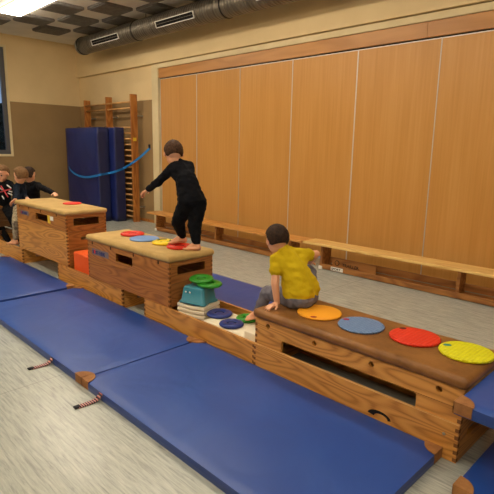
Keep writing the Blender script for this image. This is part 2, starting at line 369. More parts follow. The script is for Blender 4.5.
def lamp(x0, x1, yc, lab, m='lamp_dim', wd=.19):
    t = thing('ceiling_light', lab, 'ceiling light', ((x0+x1)/2, yc, ZC), 0, 'ceiling lights'); h = (x1-x0)/2
    MB().box(-h, h, -wd, wd, -.015, 0, .003).build('housing', 'cream_paint', t); MB().box(-h+.01, h-.01, -wd+.01, wd-.01, -.075, -.0155, .02).build('diffuser', m, t); return t
lamp(-9.74, -7.0, 3.57, 'long bright rectangular ceiling light at the top left', 'lamp')
for x, m in ((-6.0, 'lamp'), (-2.6, 'lamp_low'), (.8, 'lamp_low')): lamp(x, x+2.6, 3.575, 'unseen ceiling light added in the same row, beyond the top edge', m)  # unseen lamps added as light sources, the right-hand ones dimmed
for x in (-9.2, -5.6, -2.0, 1.6): lamp(x, x+2.6, .2, 'unseen ceiling light of the row added above the viewer', 'lamp' if x < -5 else 'lamp_dim')  # assumed row out of view, added for light, stronger at the left
for x in (-9.2, -5.6, -2.0, 1.6): lamp(x, x+2.6, -3.0, 'unseen ceiling light of the row added behind the viewer')  # another assumed row out of view, put in to light the hall

# duct
DY, DZ, DR = 5.33, 3.70, .175
t = thing('air_duct', 'grey spiral air duct hanging under the ceiling along the partition wall', 'duct', (-10.53, DY, DZ))
def xc(prof, x0): return Matrix.Translation((x0,0,0)) @ Matrix.Rotation(PI/2, 4, 'Y')
MB().lathe([(0,0),(DR,0),(DR,.0)]+[(DR, z) for z in (.5,4,8,12,15.6)]+[(0,15.6)], seg=40, mtx=Matrix.Rotation(PI/2,4,'Y')).build('pipe', 'duct', t)
MB().lathe([(0,-.01),(DR-.02,-.02),(DR+.002,0),(DR+.004,.07),(DR,.07)], seg=40, mtx=Matrix.Rotation(PI/2,4,'Y')).build('end_cap', 'duct', t)
for rx in (-10.44, -8.3, -5.86, -3.4, -.9, 1.6):
    dx = rx+10.53; m4 = Matrix.Translation((dx,0,0)) @ Matrix.Rotation(PI/2,4,'Y')
    MB().lathe([(DR,-.012),(DR+.008,-.012),(DR+.008,.012),(DR,.012)], seg=40, mtx=m4).build('ring', 'dark', t)
    MB().tube([(dx+.25,0,DR-.01),(dx+.25,0,ZC-DZ)], .006, 6).build('hanger_rod', 'dark', t)
for vx in (-9.78, -7.5, -5.1, -2.7, -.3):
    dx = vx+10.53; rot = Matrix.Translation((dx,0,0)) @ Matrix.Rotation(math.radians(18),4,'X')
    mb = MB(); y = -DR-.004
    for a in ((0,1.04,-.055,-.043),(0,1.04,.043,.055),(0,.012,-.055,.055),(1.028,1.04,-.055,.055)): mb.box(a[0],a[1],y-.01,y+.02,a[2],a[3],0,0,2,rot)
    mb.box(0,1.04,y-.006,y+.02,-.004,.004,0,1,2,rot)
    f = mb.build('vent_frame', ['white', 'duct'], t)
    mb = MB(); mb.box(.012,1.028,y,y+.02,-.043,.043,0,0,2,rot); mb.build('grille', 'dark', f)

# wall bars
t = thing('wall_bars', 'wooden wall bars with three uprights on the wall behind the standing mats', 'wall bars', (-10.05, 5.7, 0))
for X in (-1.0, 0, 1.0): MB().box(X-.022, X+.022, -.13, .02, 0, 2.62 if X<0 else 2.64, .004).build('upright', 'post', t)
zs = [2.49, 2.37] + [1.98-.117*i for i in range(17)]
for z in zs:
    if z > .05: MB().tube([(-1.0,-.09 if z<2.4 else -.11,z),(1.0,-.09 if z<2.4 else -.11,z)], [.018,.018], 10).build('rung', 'rung', t)
for X in (-1,0,1):
    for z in (.3, 2.2): MB().box(X-.03, X+.03, .02, .15, z, z+.03).build('wall_bracket', 'steel', t)
MB().box(.978+.045, .978+.048, -.1, -.02, 1.70, 1.77).build('label_sticker', 'sticker', t)
# standing soft mats
def soft_mat(name, lab, x0, x1, y0, y1, h):
    t = thing(name, lab, 'soft mat', ((x0+x1)/2, (y0+y1)/2, 0), 0, 'soft mats standing against the wall bars')
    w, d = (x1-x0)/2, (y1-y0)/2
    b = bmesh.new(); bmesh.ops.create_cube(b, size=1); bmesh.ops.subdivide_edges(b, edges=b.edges, cuts=14, use_grid_fill=True)
    for v in b.verts:
        x, y, z = v.co.x*2, v.co.y*2, v.co.z+.5
        s = 1-.06*max(0, abs(x)-.8)/.2*abs(y)
        bul = (1-x**4)*(1-(2*z-1)**6)*.02 + .016*noise.noise(Vector((x*1.6+x0, z*7+y*2, y0*3)))*(1-abs(x)**8)*math.sin(PI*min(1,max(0,z)))
        v.co = Vector((x*w*(1-.012*(abs(y)>.9)), y*(d+ (bul if abs(y) > .9 else 0)), z*h*(1-.006*(abs(y)>.9)) ))
    mb = MB()
    b.verts.index_update(); vs = [v.co.copy() for v in b.verts]
    f1 = [[v.index for v in f.verts] for f in b.faces if abs(f.normal.y) > .5]; f2 = [[v.index for v in f.verts] for f in b.faces if abs(f.normal.y) <= .5]; b.free()
    mb.add(vs, f1, 0, True); mb.f += f2; mb.mi += [1]*len(f2); mb.sm += [True]*len(f2)
    mb.build('cover', ['matd', 'matdside'], t)
    for X in (-w*.35, w*.35): MB().tube([(X-.07,-d*.3,h-.003),(X-.04,-d*.3,h+.02),(X+.04,-d*.3,h+.02),(X+.07,-d*.3,h-.003)], .006, 6).build('handle', 'strap', t)
    return t
soft_mat('soft_mat', 'front tall navy soft mat standing upright with blue strap across it', -10.97, -9.50, 5.05, 5.31, 1.97)
soft_mat('soft_mat', 'rear tall navy soft mat squeezed between front mat and wall bars', -10.83, -9.30, 5.335, 5.555, 1.975)
y5 = 4.993
def atx(x, y, X): d = ray(x, y); return Vector((0,0,H)) + d*(X/d.x)
sp_pts = [Vector((-11.02,5.1,1.15)), aty(70.5,170,y5), aty(77,175,y5), aty(86,177.2,y5), aty(95,176,y5), aty(101,174.6,y5), atx(108,173.4,-9.44), atx(117,171,-9.26), aty(124,168,5.52), aty(133,162.5,5.54), aty(142,155.5,5.7), aty(150,148,Y1-.012)]
def smooth_path(P, n=6):
    out = []
    for i in range(len(P)-1):
        p0 = P[max(0,i-1)]; p1 = P[i]; p2 = P[i+1]; p3 = P[min(len(P)-1,i+2)]
        for k in range(n):
            t_ = k/n; out.append(.5*((2*p1)+(p2-p0)*t_+(2*p0-5*p1+4*p2-p3)*t_*t_+(3*p1-p0-3*p2+p3)*t_**3))
    return out+[P[-1]]
tag(MB().ribbon(smooth_path(sp_pts), .045, .006).build('tension_strap', 'webblue'), 'bright blue strap wrapped round the standing mats and fixed to the wall', 'strap')
tag(MB(aty(150,147,Y1)).box(*[c for p in ((aty(150,147,Y1).x-.02, aty(150,147,Y1).x+.02),) for c in p], Y1-.03, Y1, 1.55, 1.64, .004).build('wall_hook', 'strap'), 'small dark wall hook holding the end of the blue strap', 'hook')

# ------------------------------------------------------------------ benches
def bench(lab, x0, y0, length, rz, top, mats, leg_x, lbl=False):
    t = thing('gym_bench', lab, 'bench', (x0, y0, 0), rz, 'long gym benches along the partition')
    W, th = .30, .032
    MB().box(0, length, 0, W, top-th, top, .006).build('seat_board', mats[0], t)
    for x in leg_x:
        mb = MB(); f0 = .03 if x in (leg_x[0], leg_x[-1]) else .062
        vs, fs = plate([[(f0,.0),(W-.03,0),(W-.05,.05),(W-.055,top-th),(f0+.02,top-th),(f0+.003,.05)]], .035)
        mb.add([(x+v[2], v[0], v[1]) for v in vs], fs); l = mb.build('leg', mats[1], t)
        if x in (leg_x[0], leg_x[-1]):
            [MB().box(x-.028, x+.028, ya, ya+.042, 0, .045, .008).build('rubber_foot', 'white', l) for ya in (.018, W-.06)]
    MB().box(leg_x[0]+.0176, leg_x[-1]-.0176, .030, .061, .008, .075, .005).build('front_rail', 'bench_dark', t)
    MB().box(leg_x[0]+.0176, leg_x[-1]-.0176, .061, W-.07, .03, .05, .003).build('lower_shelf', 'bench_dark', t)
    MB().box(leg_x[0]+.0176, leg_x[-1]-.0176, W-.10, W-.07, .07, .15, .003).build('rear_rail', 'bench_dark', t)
    for x in (length*.25, length*.75): MB().tube([(x, .02, top-th-.004), (x, W-.02, top-th-.004)], .004, 6).build('cross_bolt', 'steel', t)
    return t
b1 = bench('orange beech bench standing behind the child on the box', -8.13, 5.30, 3.92, math.radians(-.6), .34, ('bench_red', 'bench_dark'), (.27, 1.99, 3.68))
b2 = bench('pale maple bench at the right, with a white label on its rail', -4.17, 5.245, 3.95, math.radians(.8), .352, ('bench', 'bench_dark'), (.30, 2.13, 3.7))
mb = MB(); mb.box(.47,.66,.0275,.030,.016,.066); lb = mb.build('white_label', 'white', b2)
vs, fs = text_mesh('SPORT', .042); MB().add([(.48+v[0]*1.15, .0270-v[2]-.0005, .026+v[1]) for v in vs], fs).build('label_letters', 'ink_black', lb)
bd = MB().box(.44, 1.1, .100, .112, .05, .16, .002).build('letter_board', 'bench_dark', b2)
vs, fs = text_mesh('TRAILLER', .06); MB().add([(.60+v[0]*1.0, .099-v[2], .075+v[1]) for v in vs], fs).build('black_letters', 'ink_black', bd)
MB().lathe([(.028,-.003),(.036,-.003),(.036,.003),(.028,.003)], seg=24, mtx=Matrix.Translation((.52,.097,.11)) @ Matrix.Rotation(PI/2,4,'X')).build('round_emblem', 'ink_black', bd)

# ------------------------------------------------------------------ vaulting boxes
TH = .022
def section(parent, name, Lx, W, z0, z1, front=None, ends=None, mats=('pine_x','pine_y'), inset=0, notches=(), holes=(), pitch=.042, solid_back=False):
    """one frame of a box, local coords: x from 0..Lx, y 0..W ; front=(x0,x1,za,zb,r) ; arch when za<=z0"""
    mb = MB(); out = [[(0,z0),(Lx,z0),(Lx,z1),(0,z1)]]
    fr = out
    if front:
        fx0, fx1, za, zb, r = front
        if za <= z0: fr = [[(0,z0),(fx0,z0),(fx0,zb-r)]+[(fx0+r-r*math.cos(a), zb-r+r*math.sin(a)) for a in [PI/2*k/4 for k in range(1,5)]]+[(fx1-r+r*math.sin(a), zb-r+r*math.cos(a)) for a in [PI/2*k/4 for k in range(0,5)]]+[(fx1,z0),(Lx,z0),(Lx,z1),(0,z1)]]
        else: fr = out+[rrect(fx0,fx1,za,zb,r)]
    fr = list(fr)+[circ(hx,hz,hr) for hx,hz,hr in holes]
    g = .0012
    vs, fs = plate(fr, TH)
    def zz(v): return v[1]-(g if v[1] > z1-.003 else (-g if v[1] < z0+.003 else 0))
    mb.add([(v[0], TH/2+v[2], zz(v)) for v in vs], fs, 0)
    if solid_back: vs, fs = plate(out, TH)
    mb.add([(v[0], W-TH/2+v[2], zz(v)) for v in vs], fs, 0)
    en = [[(TH,z0),(W-TH,z0),(W-TH,z1),(TH,z1)]]
    if ends: en.append(rrect(*ends))
    vs, fs = plate(en, TH)
    for x in (TH/2, Lx-TH/2): mb.add([(x+v[2], v[0], zz(v)) for v in vs], fs, 1)
    # finger joints
    z = z0+.006; e = .0008; k = 0
    while z+pitch/2 < z1:
        for x0, x1 in ((-e, TH*.9), (Lx-TH*.9, Lx+e)):
            if k % 2 == 0: mb.box(x0, x1, -e, TH*.9, z, z+pitch/2, 0, 2); mb.box(x0, x1, W-TH*.9, W+e, z, z+pitch/2, 0, 2)
        z += pitch/2; k += 1
    for nx in notches: mb.box(nx-.008, nx+.008, -.001, .004, z1-.035, z1-.002, 0, 3)
    return mb.build(name, [mats[0], mats[1], 'endgrain', 'dark'], parent)
def pad_top(parent, Lx, W, z0, z1, m, over=.018, r=.028):
    b = bmesh.new(); bmesh.ops.create_cube(b, size=1)
    for v in b.verts: v.co = Vector((Lx/2+v.co.x*(Lx+2*over), W/2+v.co.y*(W+2*over), (z0+z1)/2+v.co.z*(z1-z0)))
    bmesh.ops.bevel(b, geom=list(b.edges), offset=r, segments=5, profile=.5, affect='EDGES')
    top = MB(); top.bm(b, 0, True)
    return top.build('leather_top', m, parent)
def gbox(name, lab, loc, rz=0, cat='vaulting box', group=None): return thing(name, lab, cat, loc, rz, group)

# near long box (C)
t = gbox('vaulting_box', 'long low vaulting box with brown leather top and four round discs on it', (-2.312, 2.405, 0))
LC, WC = 1.484, .5
s = section(t, 'base_section', LC, WC+.024, 0, .215, None, (.12,.38,.11,.155,.02), holes=())
s.location.y = -.012
mb = MB(); vs, fs = plate([[(.95+.075*math.cos(a)*1.0, .075+.035*math.sin(a)) for a in [PI*k/10 for k in range(11)]]+[(.962+.045*math.cos(a), .07+.024*math.sin(a)) for a in [PI-PI*k/10 for k in range(11)]]], .004)
mb.add([(v[0]+.08, -.001+v[2]*.4, v[1]) for v in vs], fs); mb.build('hand_slot', 'dark', s)
MB().lathe([(0,0),(.009,0),(.007,.004),(0,.005)], seg=14, mtx=Matrix.Translation((LC-.075,0,.14)) @ Matrix.Rotation(PI/2,4,'X')).build('bolt', 'steel', s)
MB().box(.002, LC-.002, .0003, .021, .2136, .2156).build('worn_edge', 'plain_pine', s)
section(t, 'middle_section', LC, WC, .2165, .302, (.25, 1.235, .2, .3015, .012), None, solid_back=True)
for x0, x1 in ((.25, .27), (1.215, 1.235)): pass
section(t, 'top_section', LC, WC, .303, .412, None, None, holes=[(.122,.372,.018),(.53,.372,.018),(.948,.37,.018),(1.355,.37,.018)])
pad_top(t, LC, WC, .411, .476, 'leather_brown', .02, .03)
MB().box(.03, LC-.03, .03, WC-.03, .405, .412).build('top_board', 'dark', t)

def low_frame(lab, x0, x1, y0, rz=0, h=.205, m=('pine_x','pine_y')):
    t = gbox('box_frame', lab, (x0, y0, 0), rz, 'box frame', 'low wooden frames carrying the boxes')
    section(t, 'frame', x1-x0, .5, 0, h, None, (.17,.33,.07,.11,.02), m); return t
low_frame('low pine frame holding the teal step and blue discs', -3.765, -2.318, 2.405)
low_frame('low pine frame with the orange foam block inside', -5.62, -4.17, 2.40, math.radians(.6))
low_frame('low pine frame at the left edge that the children are climbing over', -8.17, -6.73, 2.40)

# box B
t = gbox('vaulting_box', 'tan-topped vaulting box the child in black stands on', (-4.815, 2.395, .206), math.radians(.8))
LB = 1.44
section(t, 'lower_section', LB, .5, 0, .21, None, None, ('pine_dark_x','pine_dark_y'))
s = section(t, 'upper_section', LB, .5, .211, .405, (.56, .86, .265, .352, .012), (.09,.41,.285,.365,.015), ('pine_dark_x','pine_dark_y'), notches=(.1,.47,.88,1.28))
pad_top(t, LB, .5, .404, .468, 'leather_tan', .02, .03)
MB().box(.03, LB-.03, .03, .47, .398, .404).build('top_board', 'dark', t)
def logo(parent, x, z, sc=1.0):
    vs, fs = text_mesh('SPORT-THIEME', .038*sc); mb = MB()
    mb.add([(x+v[0]*.72, -.0014-v[2], z+v[1]) for v in vs], fs)
    mb.box(x-.01, x+.235*sc, -.0006, .001, z-.012, z+.04*sc, 0, 2)
    mb.box(x+.022*sc, x+.045*sc, -.0024, -.0016, z+.002, z+.03*sc, 0, 1); mb.build('logo', ['ink_blue', 'ink_red', M_LOGO], parent)
M_LOGO = mat('logo_ground', (120,110,118), .6)
logo(s, .10, .278, 1.38)
# box A
t = gbox('vaulting_box', 'tallest tan-topped vaulting box the children at the left lean on', (-6.86, 2.415, .206), 0)
LA = 1.50
section(t, 'lower_section', LA, .5, 0, .205, None, (.3,.42,.1,.14,.015), ('pine_x','pine_dark_y'))
section(t, 'middle_section', LA, .5, .206, .408, None, (.17,.33,.30,.335,.015), ('pine_x','pine_dark_y'))
s = section(t, 'upper_section', LA, .5, .409, .60, (.63, .99, .465, .548, .012), (.09,.41,.475,.56,.015), ('pine_dark_x','pine_dark_y'), notches=(.1,.42,.8,1.25))
MB().box(1.0, 1.075, -.003, .0, .46, .555).build('yellow_tape', 'sticker', s)
MB().box(1.075, 1.16, -.004, .0, .50, .55, .001).build('white_tape', 'white', s)
logo(s, .14, .49, 1.15)
pad_top(t, LA, .5, .599, .655, 'leather_tan', .02, .026)
MB().box(.03, LA-.03, .03, .47, .593, .599).build('top_board', 'dark', t)
# box D (left background, only its shaded end shows behind the children)
t = gbox('vaulting_box', 'vaulting box end darkened as shade, at the far left behind the children', (-9.55, 2.42, .206))
section(t, 'lower_section', 1.5, .5, 0, .21, None, (.1,.4,.06,.12,.02), ('shaded_x','shaded_y'))
section(t, 'upper_section', 1.5, .5, .211, .40, None, None, ('shaded_x','shaded_y'))
pad_top(t, 1.5, .5, .399, .46, 'leather_brown')
low_frame('low pine frame under the dark box beyond the left edge', -9.65, -8.2, 2.36)
# orange block
t = thing('foam_block', 'bright orange foam block inside the low frame between two boxes', 'foam block', (-5.10, 2.66, 0))
b = bmesh.new(); bmesh.ops.create_cube(b, size=1)
for v in b.verts: v.co = Vector((v.co.x*.40, v.co.y*.42, .2+v.co.z*.4))
bmesh.ops.bevel(b, geom=list(b.edges), offset=.022, segments=4, profile=.5, affect='EDGES')
MB().bm(b, 0, True).build('cover', 'orange', t)
MB().tube([(-.18,-.2105,.37),(.18,-.2105,.37)], .003, 6).build('seam', 'orange', t)

# ------------------------------------------------------------------ flat mats
def gym_mat(lab, x0, x1, y0, y1, z=0, rz=0, straps=(), th=.06):
    t = thing('gym_mat', lab, 'gym mat', ((x0+x1)/2, (y0+y1)/2, z), rz, 'blue gym mats')
    w, d = (x1-x0)/2, (y1-y0)/2
    nx, ny = 64, 32; vs, fs = [], []
    def top(i, j):
        x = -w+2*w*i/nx; y = -d+2*d*j/ny
        ex = min(i, nx-i, j, ny-j); e = -.006 if ex == 0 else 0
        wr = .0035*noise.noise(Vector((x*2.5+x0, y*4+y0, 1)))
        return (x, y, th+e+(wr if ex else 0))
    for j in range(ny+1):
        for i in range(nx+1): vs.append(top(i, j))
    for j in range(ny):
        for i in range(nx): a = j*(nx+1)+i; fs.append([a, a+1, a+nx+2, a+nx+1])
    mb = MB(); mb.add(vs, fs, 0, True)
    rim = [i for i in range(nx+1)]+[j*(nx+1)+nx for j in range(1,ny+1)]+[ny*(nx+1)+i for i in range(nx-1,-1,-1)]+[j*(nx+1) for j in range(ny-1,0,-1)]
    n = len(mb.v); low = [Vector(vs[i]) for i in rim]; sv, sf = [], []
    for zf in (1, .5, 0):
        for p in low:
            out = .003 if zf == .5 else 0; sv.append(Vector((p.x+math.copysign(out, p.x), p.y+math.copysign(out, p.y), (th-.006)*zf)))
    m_ = len(rim)
    for r in range(2):
        for k in range(m_): k2 = (k+1) % m_; sf.append([r*m_+k, r*m_+k2, (r+1)*m_+k2, (r+1)*m_+k])
    sf.append([2*m_+k for k in range(m_)])
    mb.add(sv, sf, 1, False)
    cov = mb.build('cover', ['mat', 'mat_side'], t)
    for sx in (-1, 1):
        for syy in (-1, 1):
            mb = MB(); q = .092
            poly = [(0,0),(q,0)]+[(q*.98*math.cos(a), q*.98*math.sin(a)) for a in [PI/2*k/8 for k in range(1,8)]]+[(0,q)]
            vs, fs = plate([poly], .004)
            mb.add([(sx*(w+.004-v[0]), syy*(d+.004-v[1]), th+.0025+v[2]) for v in vs], fs)
            mb.box(*(sorted((sx*(w+.005), sx*(w+.001)))), *(sorted((syy*(d+.005), syy*(d-q*.9)))), .006, th+.004)
            mb.box(*(sorted((sx*(w+.005), sx*(w-q*.9)))), *(sorted((syy*(d+.005), syy*(d+.001)))), .006, th+.004)
            mb.build('leather_corner', 'corner', t)
    for x, dx in straps:
        p = [Vector((x-x0-w, -d-.001, .05)), Vector((x-x0-w, -d-.012, .035)), Vector((x-x0-w+dx*.3, -d-.04, .012)), Vector((x-x0-w+dx*.8, -d-.12, .004)), Vector((x-x0-w+dx, -d-.15, .004))]
        s_ = MB().ribbon(smooth_path(p, 5), .036, .007, up=(1,0,0)).build('carry_strap', 'strapx', t)
        MB().box(x-x0-w+dx-.016, x-x0-w+dx+.016, -d-.172, -d-.135, .002, .011, .001).build('strap_end', 'strap', s_)
    return t
gym_mat('large blue gym mat nearest the viewer, beside the brown-topped box', -2.925, -.905, 1.37, 2.385, straps=((-2.67,-.02),(-1.2,-.02)))
gym_mat('blue gym mat in the middle of the row, left of the leather corners seam', -5.0, -2.94, 1.37, 2.37, straps=((-3.40,-.02),))
gym_mat('blue gym mat at the far left edge of the row', -7.1, -5.07, 1.37, 2.335)
gym_mat('blue gym mat behind the boxes, between teal step and benches', -4.95, -2.92, 2.93, 3.885)
gym_mat('raised blue gym mat at the right edge, its leather corner over the box', -.80, 1.2, 2.215, 3.2, .372)
gym_mat('blue floor mat in the lower right corner under the raised mat', -.735, 1.27, 2.14, 3.15)
t = gbox('vaulting_box', 'vaulting box frames carrying the raised mat, beyond the right edge', (-.15, 2.46, .062))
section(t, 'frame', 1.2, .5, 0, .308, None, None)

# ------------------------------------------------------------------ toys
def disc(name, lab, c, r, m, kind, rz=0, group=None, cat='disc', tilt=None):
    t = thing(name, lab, cat, c, rz, group)
    if tilt: t.rotation_euler = (tilt[0], tilt[1], rz)
    if kind == 'puffy':
        h = .03
        MB().lathe([(0,.6*h),(.12*r,.68*h),(.26*r,.6*h),(.32*r,.45*h),(.38*r,.62*h),(.46*r,.92*h),(.62*r,h),(.82*r,.95*h),(.95*r,.72*h),(r,.45*h),(.96*r,.15*h),(.9*r,0),(0,0)], seg=48).build('body', m, t)
        MB().lathe([(.30*r,.46*h),(.32*r,.5*h),(.345*r,.56*h),(.36*r,.6*h),(.30*r,.46*h)], seg=40).build('groove', 'dark', t)
    else:
        h = .016
        MB().lathe([(0,h),(.9*r,h),(.97*r,.85*h),(r,.5*h),(.985*r,.1*h),(.95*r,0),(0,0)], seg=56).build('body', m, t)
    return t
def spot(t, x, y, m, a=.02, b_=.012, z=.0162, rot=0):
    mb = MB(); vs, fs = plate([[(a*math.cos(q), b_*math.sin(q)) for q in [2*PI*k/20 for k in range(20)]]], .0016); mm = Matrix.Translation((x,y,z)) @ Matrix.Rotation(rot,4,'Z')
    mb.add([mm @ Vector(v) for v in vs], fs); mb.build('coloured_spot', m, t)
zc = .477
d = disc('tactile_disc', 'flat orange disc on the brown leather beside the sitting child', (-1.935, 2.655, zc), .155, 't_orange', 'flat', group='large discs on the brown box'); spot(d, .045, -.125, mat('spot_red', (170,50,30)), .022, .014, .0165, .7)
d = disc('tactile_disc', 'flat grey-blue dimpled disc on the brown leather, second from the child', (-1.60, 2.655, zc), .15, 't_blue', 'flat', group='large discs on the brown box'); spot(d, -.115, .0, mat('spot_crimson', (160,36,56)), .022, .016, .0165, .7)
d = disc('tactile_disc', 'flat red ribbed disc on the brown leather between blue and yellow', (-1.265, 2.725, zc), .152, 't_red', 'flat', group='large discs on the brown box'); spot(d, -.11, .06, mat('spot_brown', (90,20,18)), .022, .016, .0165, .7)
d = disc('tactile_disc', 'flat bright yellow dimpled disc at the right end of the brown box', (-.955, 2.73, zc), .15, 't_yellow', 'flat', group='large discs on the brown box'); spot(d, -.11, .0, mat('spot_teal', (60,140,130)), .024, .016, .0165, .7)
zb = .675
disc('foam_disc', 'red ring disc at the left on the tan middle box', (*at(132.5,233.5,.69).xy, zb), .125, 'red', 'puffy', group='small discs on the middle box')
disc('foam_disc', 'sky blue flat disc on the tan middle box', (*at(144.5,238.3,.685).xy, zb), .15, 'blue_l', 'flat', group='small discs on the middle box')
d = disc('foam_disc', 'yellow disc with dark green curves on the tan middle box', (*at(164.5,242,.69).xy, zb), .122, 'yel', 'puffy', group='small discs on the middle box')
mg = mat('disc_dark_green', (50,84,40)); MB().tube([(.07*math.cos(a), .07*math.sin(a), .0295) for a in [2.2+1.6*k/8 for k in range(9)]], .006, 6).build('curved_mark', mg, d)
MB().tube([(.06*math.cos(a), .06*math.sin(a), .0295) for a in [.2+1.2*k/8 for k in range(9)]], .006, 6).build('curved_mark', mg, d)
disc('foam_disc', 'red disc under the front foot of the standing child', (*at(179.5,246,.69).xy, zb), .122, 'red', 'puffy', group='small discs on the middle box')
disc('foam_disc', 'orange-red disc lying on the tallest tan box', (-5.98, 2.79, .862), .115, 'red', 'flat', cat='disc')

# teal step on a stack of cream planks
def hill(parent, name, bw, bd, tw, td, z0, z1, m):
    n = 12; vs, fs = [], []
    def ring(w, d, z, r):
        out = []
        for cx, cy_, a0 in ((w-r,d-r,0), (-w+r,d-r,PI/2), (-w+r,-d+r,PI), (w-r,-d+r,1.5*PI)):
            for k in range(n//2+1): a = a0+PI/2*k/(n//2); out.append(Vector((cx+r*math.cos(a), cy_+r*math.sin(a), z)))
        res = []
        for i_, p in enumerate(out):
            q = out[(i_+1) % len(out)]; st = 6 if (p-q).length > .05 else 1
            for k in range(st): res.append(p.lerp(q, k/st))
        return res
    def waist(p, s):   # wavy concave sides
        return Vector((p.x*(1-s*math.exp(-(p.y/(bd*.5))**2)), p.y, p.z))
    rings = [ring(bw, bd, z0, .03), ring(bw, bd, z0+.012, .03), ring(bw-.012, bd-.012, z0+.02, .03), ring(tw, td, z1-.02, .035), ring(tw-.004, td-.004, z1-.008, .035), ring(tw-.015, td-.015, z1, .03)]
    m_ = len(rings[0])
    for r in rings: vs += [waist(p, .16) for p in r]
    for i in range(len(rings)-1):
        for k in range(m_): k2 = (k+1) % m_; fs.append([i*m_+k, i*m_+k2, (i+1)*m_+k2, (i+1)*m_+k])
    fs.append(list(range(m_))[::-1]); fs.append([(len(rings)-1)*m_+k for k in range(m_)])
    return MB().add(vs, fs, 0, True).build(name, m, parent)
SX, SY = -3.188, 2.592; SR = math.radians(15)
def wavy(lab, x, y, z, length, width, amp, rz, sock=False):
    t = thing('balance_plank', lab, 'plank', (x,y,z), rz, 'cream balance planks'); n = 24; vs = []; fs = []
    for i in range(n+1):
        u = i/n; X = (u-.5)*length; zz = amp*math.cos(u*2*PI*1.0)
        yo = width/2*(1-.1*math.sin(u*PI))
        for y_, dz in ((-yo,.004),(-yo+.008,0),(yo-.008,0),(yo,.004),(yo,.024),(yo-.008,.03),(-yo+.008,.03),(-yo,.024)): vs.append((X, y_, zz+dz))
    for i in range(n):
        for k in range(8): k2 = (k+1) % 8; fs.append([i*8+k, i*8+k2, (i+1)*8+k2, (i+1)*8+k])
    fs.append(list(range(8))[::-1]); fs.append([n*8+k for k in range(8)])
    MB().add(vs, fs, 0, False).build('board', 'cream', t); return t
for k in range(7):
    z = .004+.039*k
    wavy(['cream wavy plank at the bottom of the stack', 'second cream wavy plank up from the floor', 'third cream wavy plank up from the floor', 'middle cream wavy plank of the stack', 'cream wavy plank third below the teal step', 'cream wavy plank second below the teal step', 'cream wavy plank directly under the teal step'][k], SX, SY, z, .28, .244, .006, SR)
t = thing('stepping_block', 'teal plastic step with two white dots, on stacked cream planks', 'step', (SX, SY, .279), SR)
hill(t, 'body', .138, .116, .114, .093, .0, .145, 'teal')
for X in (-.185, -.185): pass
e1, e2 = aty(185.5,292.5,2.6), aty(189.5,293,2.6)
for k, xx in enumerate((-.062, -.020)):
    MB().lathe([(0,0),(.009,0),(.008,.004),(0,.005)], seg=16, mtx=Matrix.Translation((xx, -.1015, .10)) @ Matrix.Rotation(PI/2+.18,4,'X')).build('white_dot', 'white', t)
disc('foam_disc', 'lower green ring disc sagging over the back of the teal step', (*at(209.5,284,.44).xy, .430), .112, 'green', 'puffy', group='green discs on the teal step', tilt=(0, .04))
disc('foam_disc', 'upper green ring disc on top of the teal step', (*at(201.5,278.5,.475).xy, .460), .108, 'green', 'puffy', group='green discs on the teal step', tilt=(.05, .05))
# long cream plank flat on supports in the frame
t = thing('balance_plank', 'long cream plank lying inside the low frame under the blue discs', 'plank', (-2.69, 2.645, 0), 0)
MB().box(-.27, .34, -.19, .12, .15, .20, .012).build('board', 'cream', t)
MB().box(-.29, -.20, -.17, .10, 0, .15, .006).build('end_block', 'cream', t); MB().box(.22, .345, -.20, -.08, 0, .252, .008).build('end_block', 'cream', t)
disc('foam_disc', 'royal blue ring disc nearer the teal step', (*at(219.5,312.3,.225).xy, .202), .112, 'dblue', 'puffy', group='blue discs in the low frame')
disc('foam_disc', 'royal blue ring disc nearer the brown-topped box', (*at(231.5,322.5,.225).xy, .202), .10, 'dblue', 'puffy', group='blue discs in the low frame')
disc('foam_disc', 'green ring disc under the foot of the sitting child', (*at(247.5,317,.225).xy, .202), .095, 'green', 'puffy')

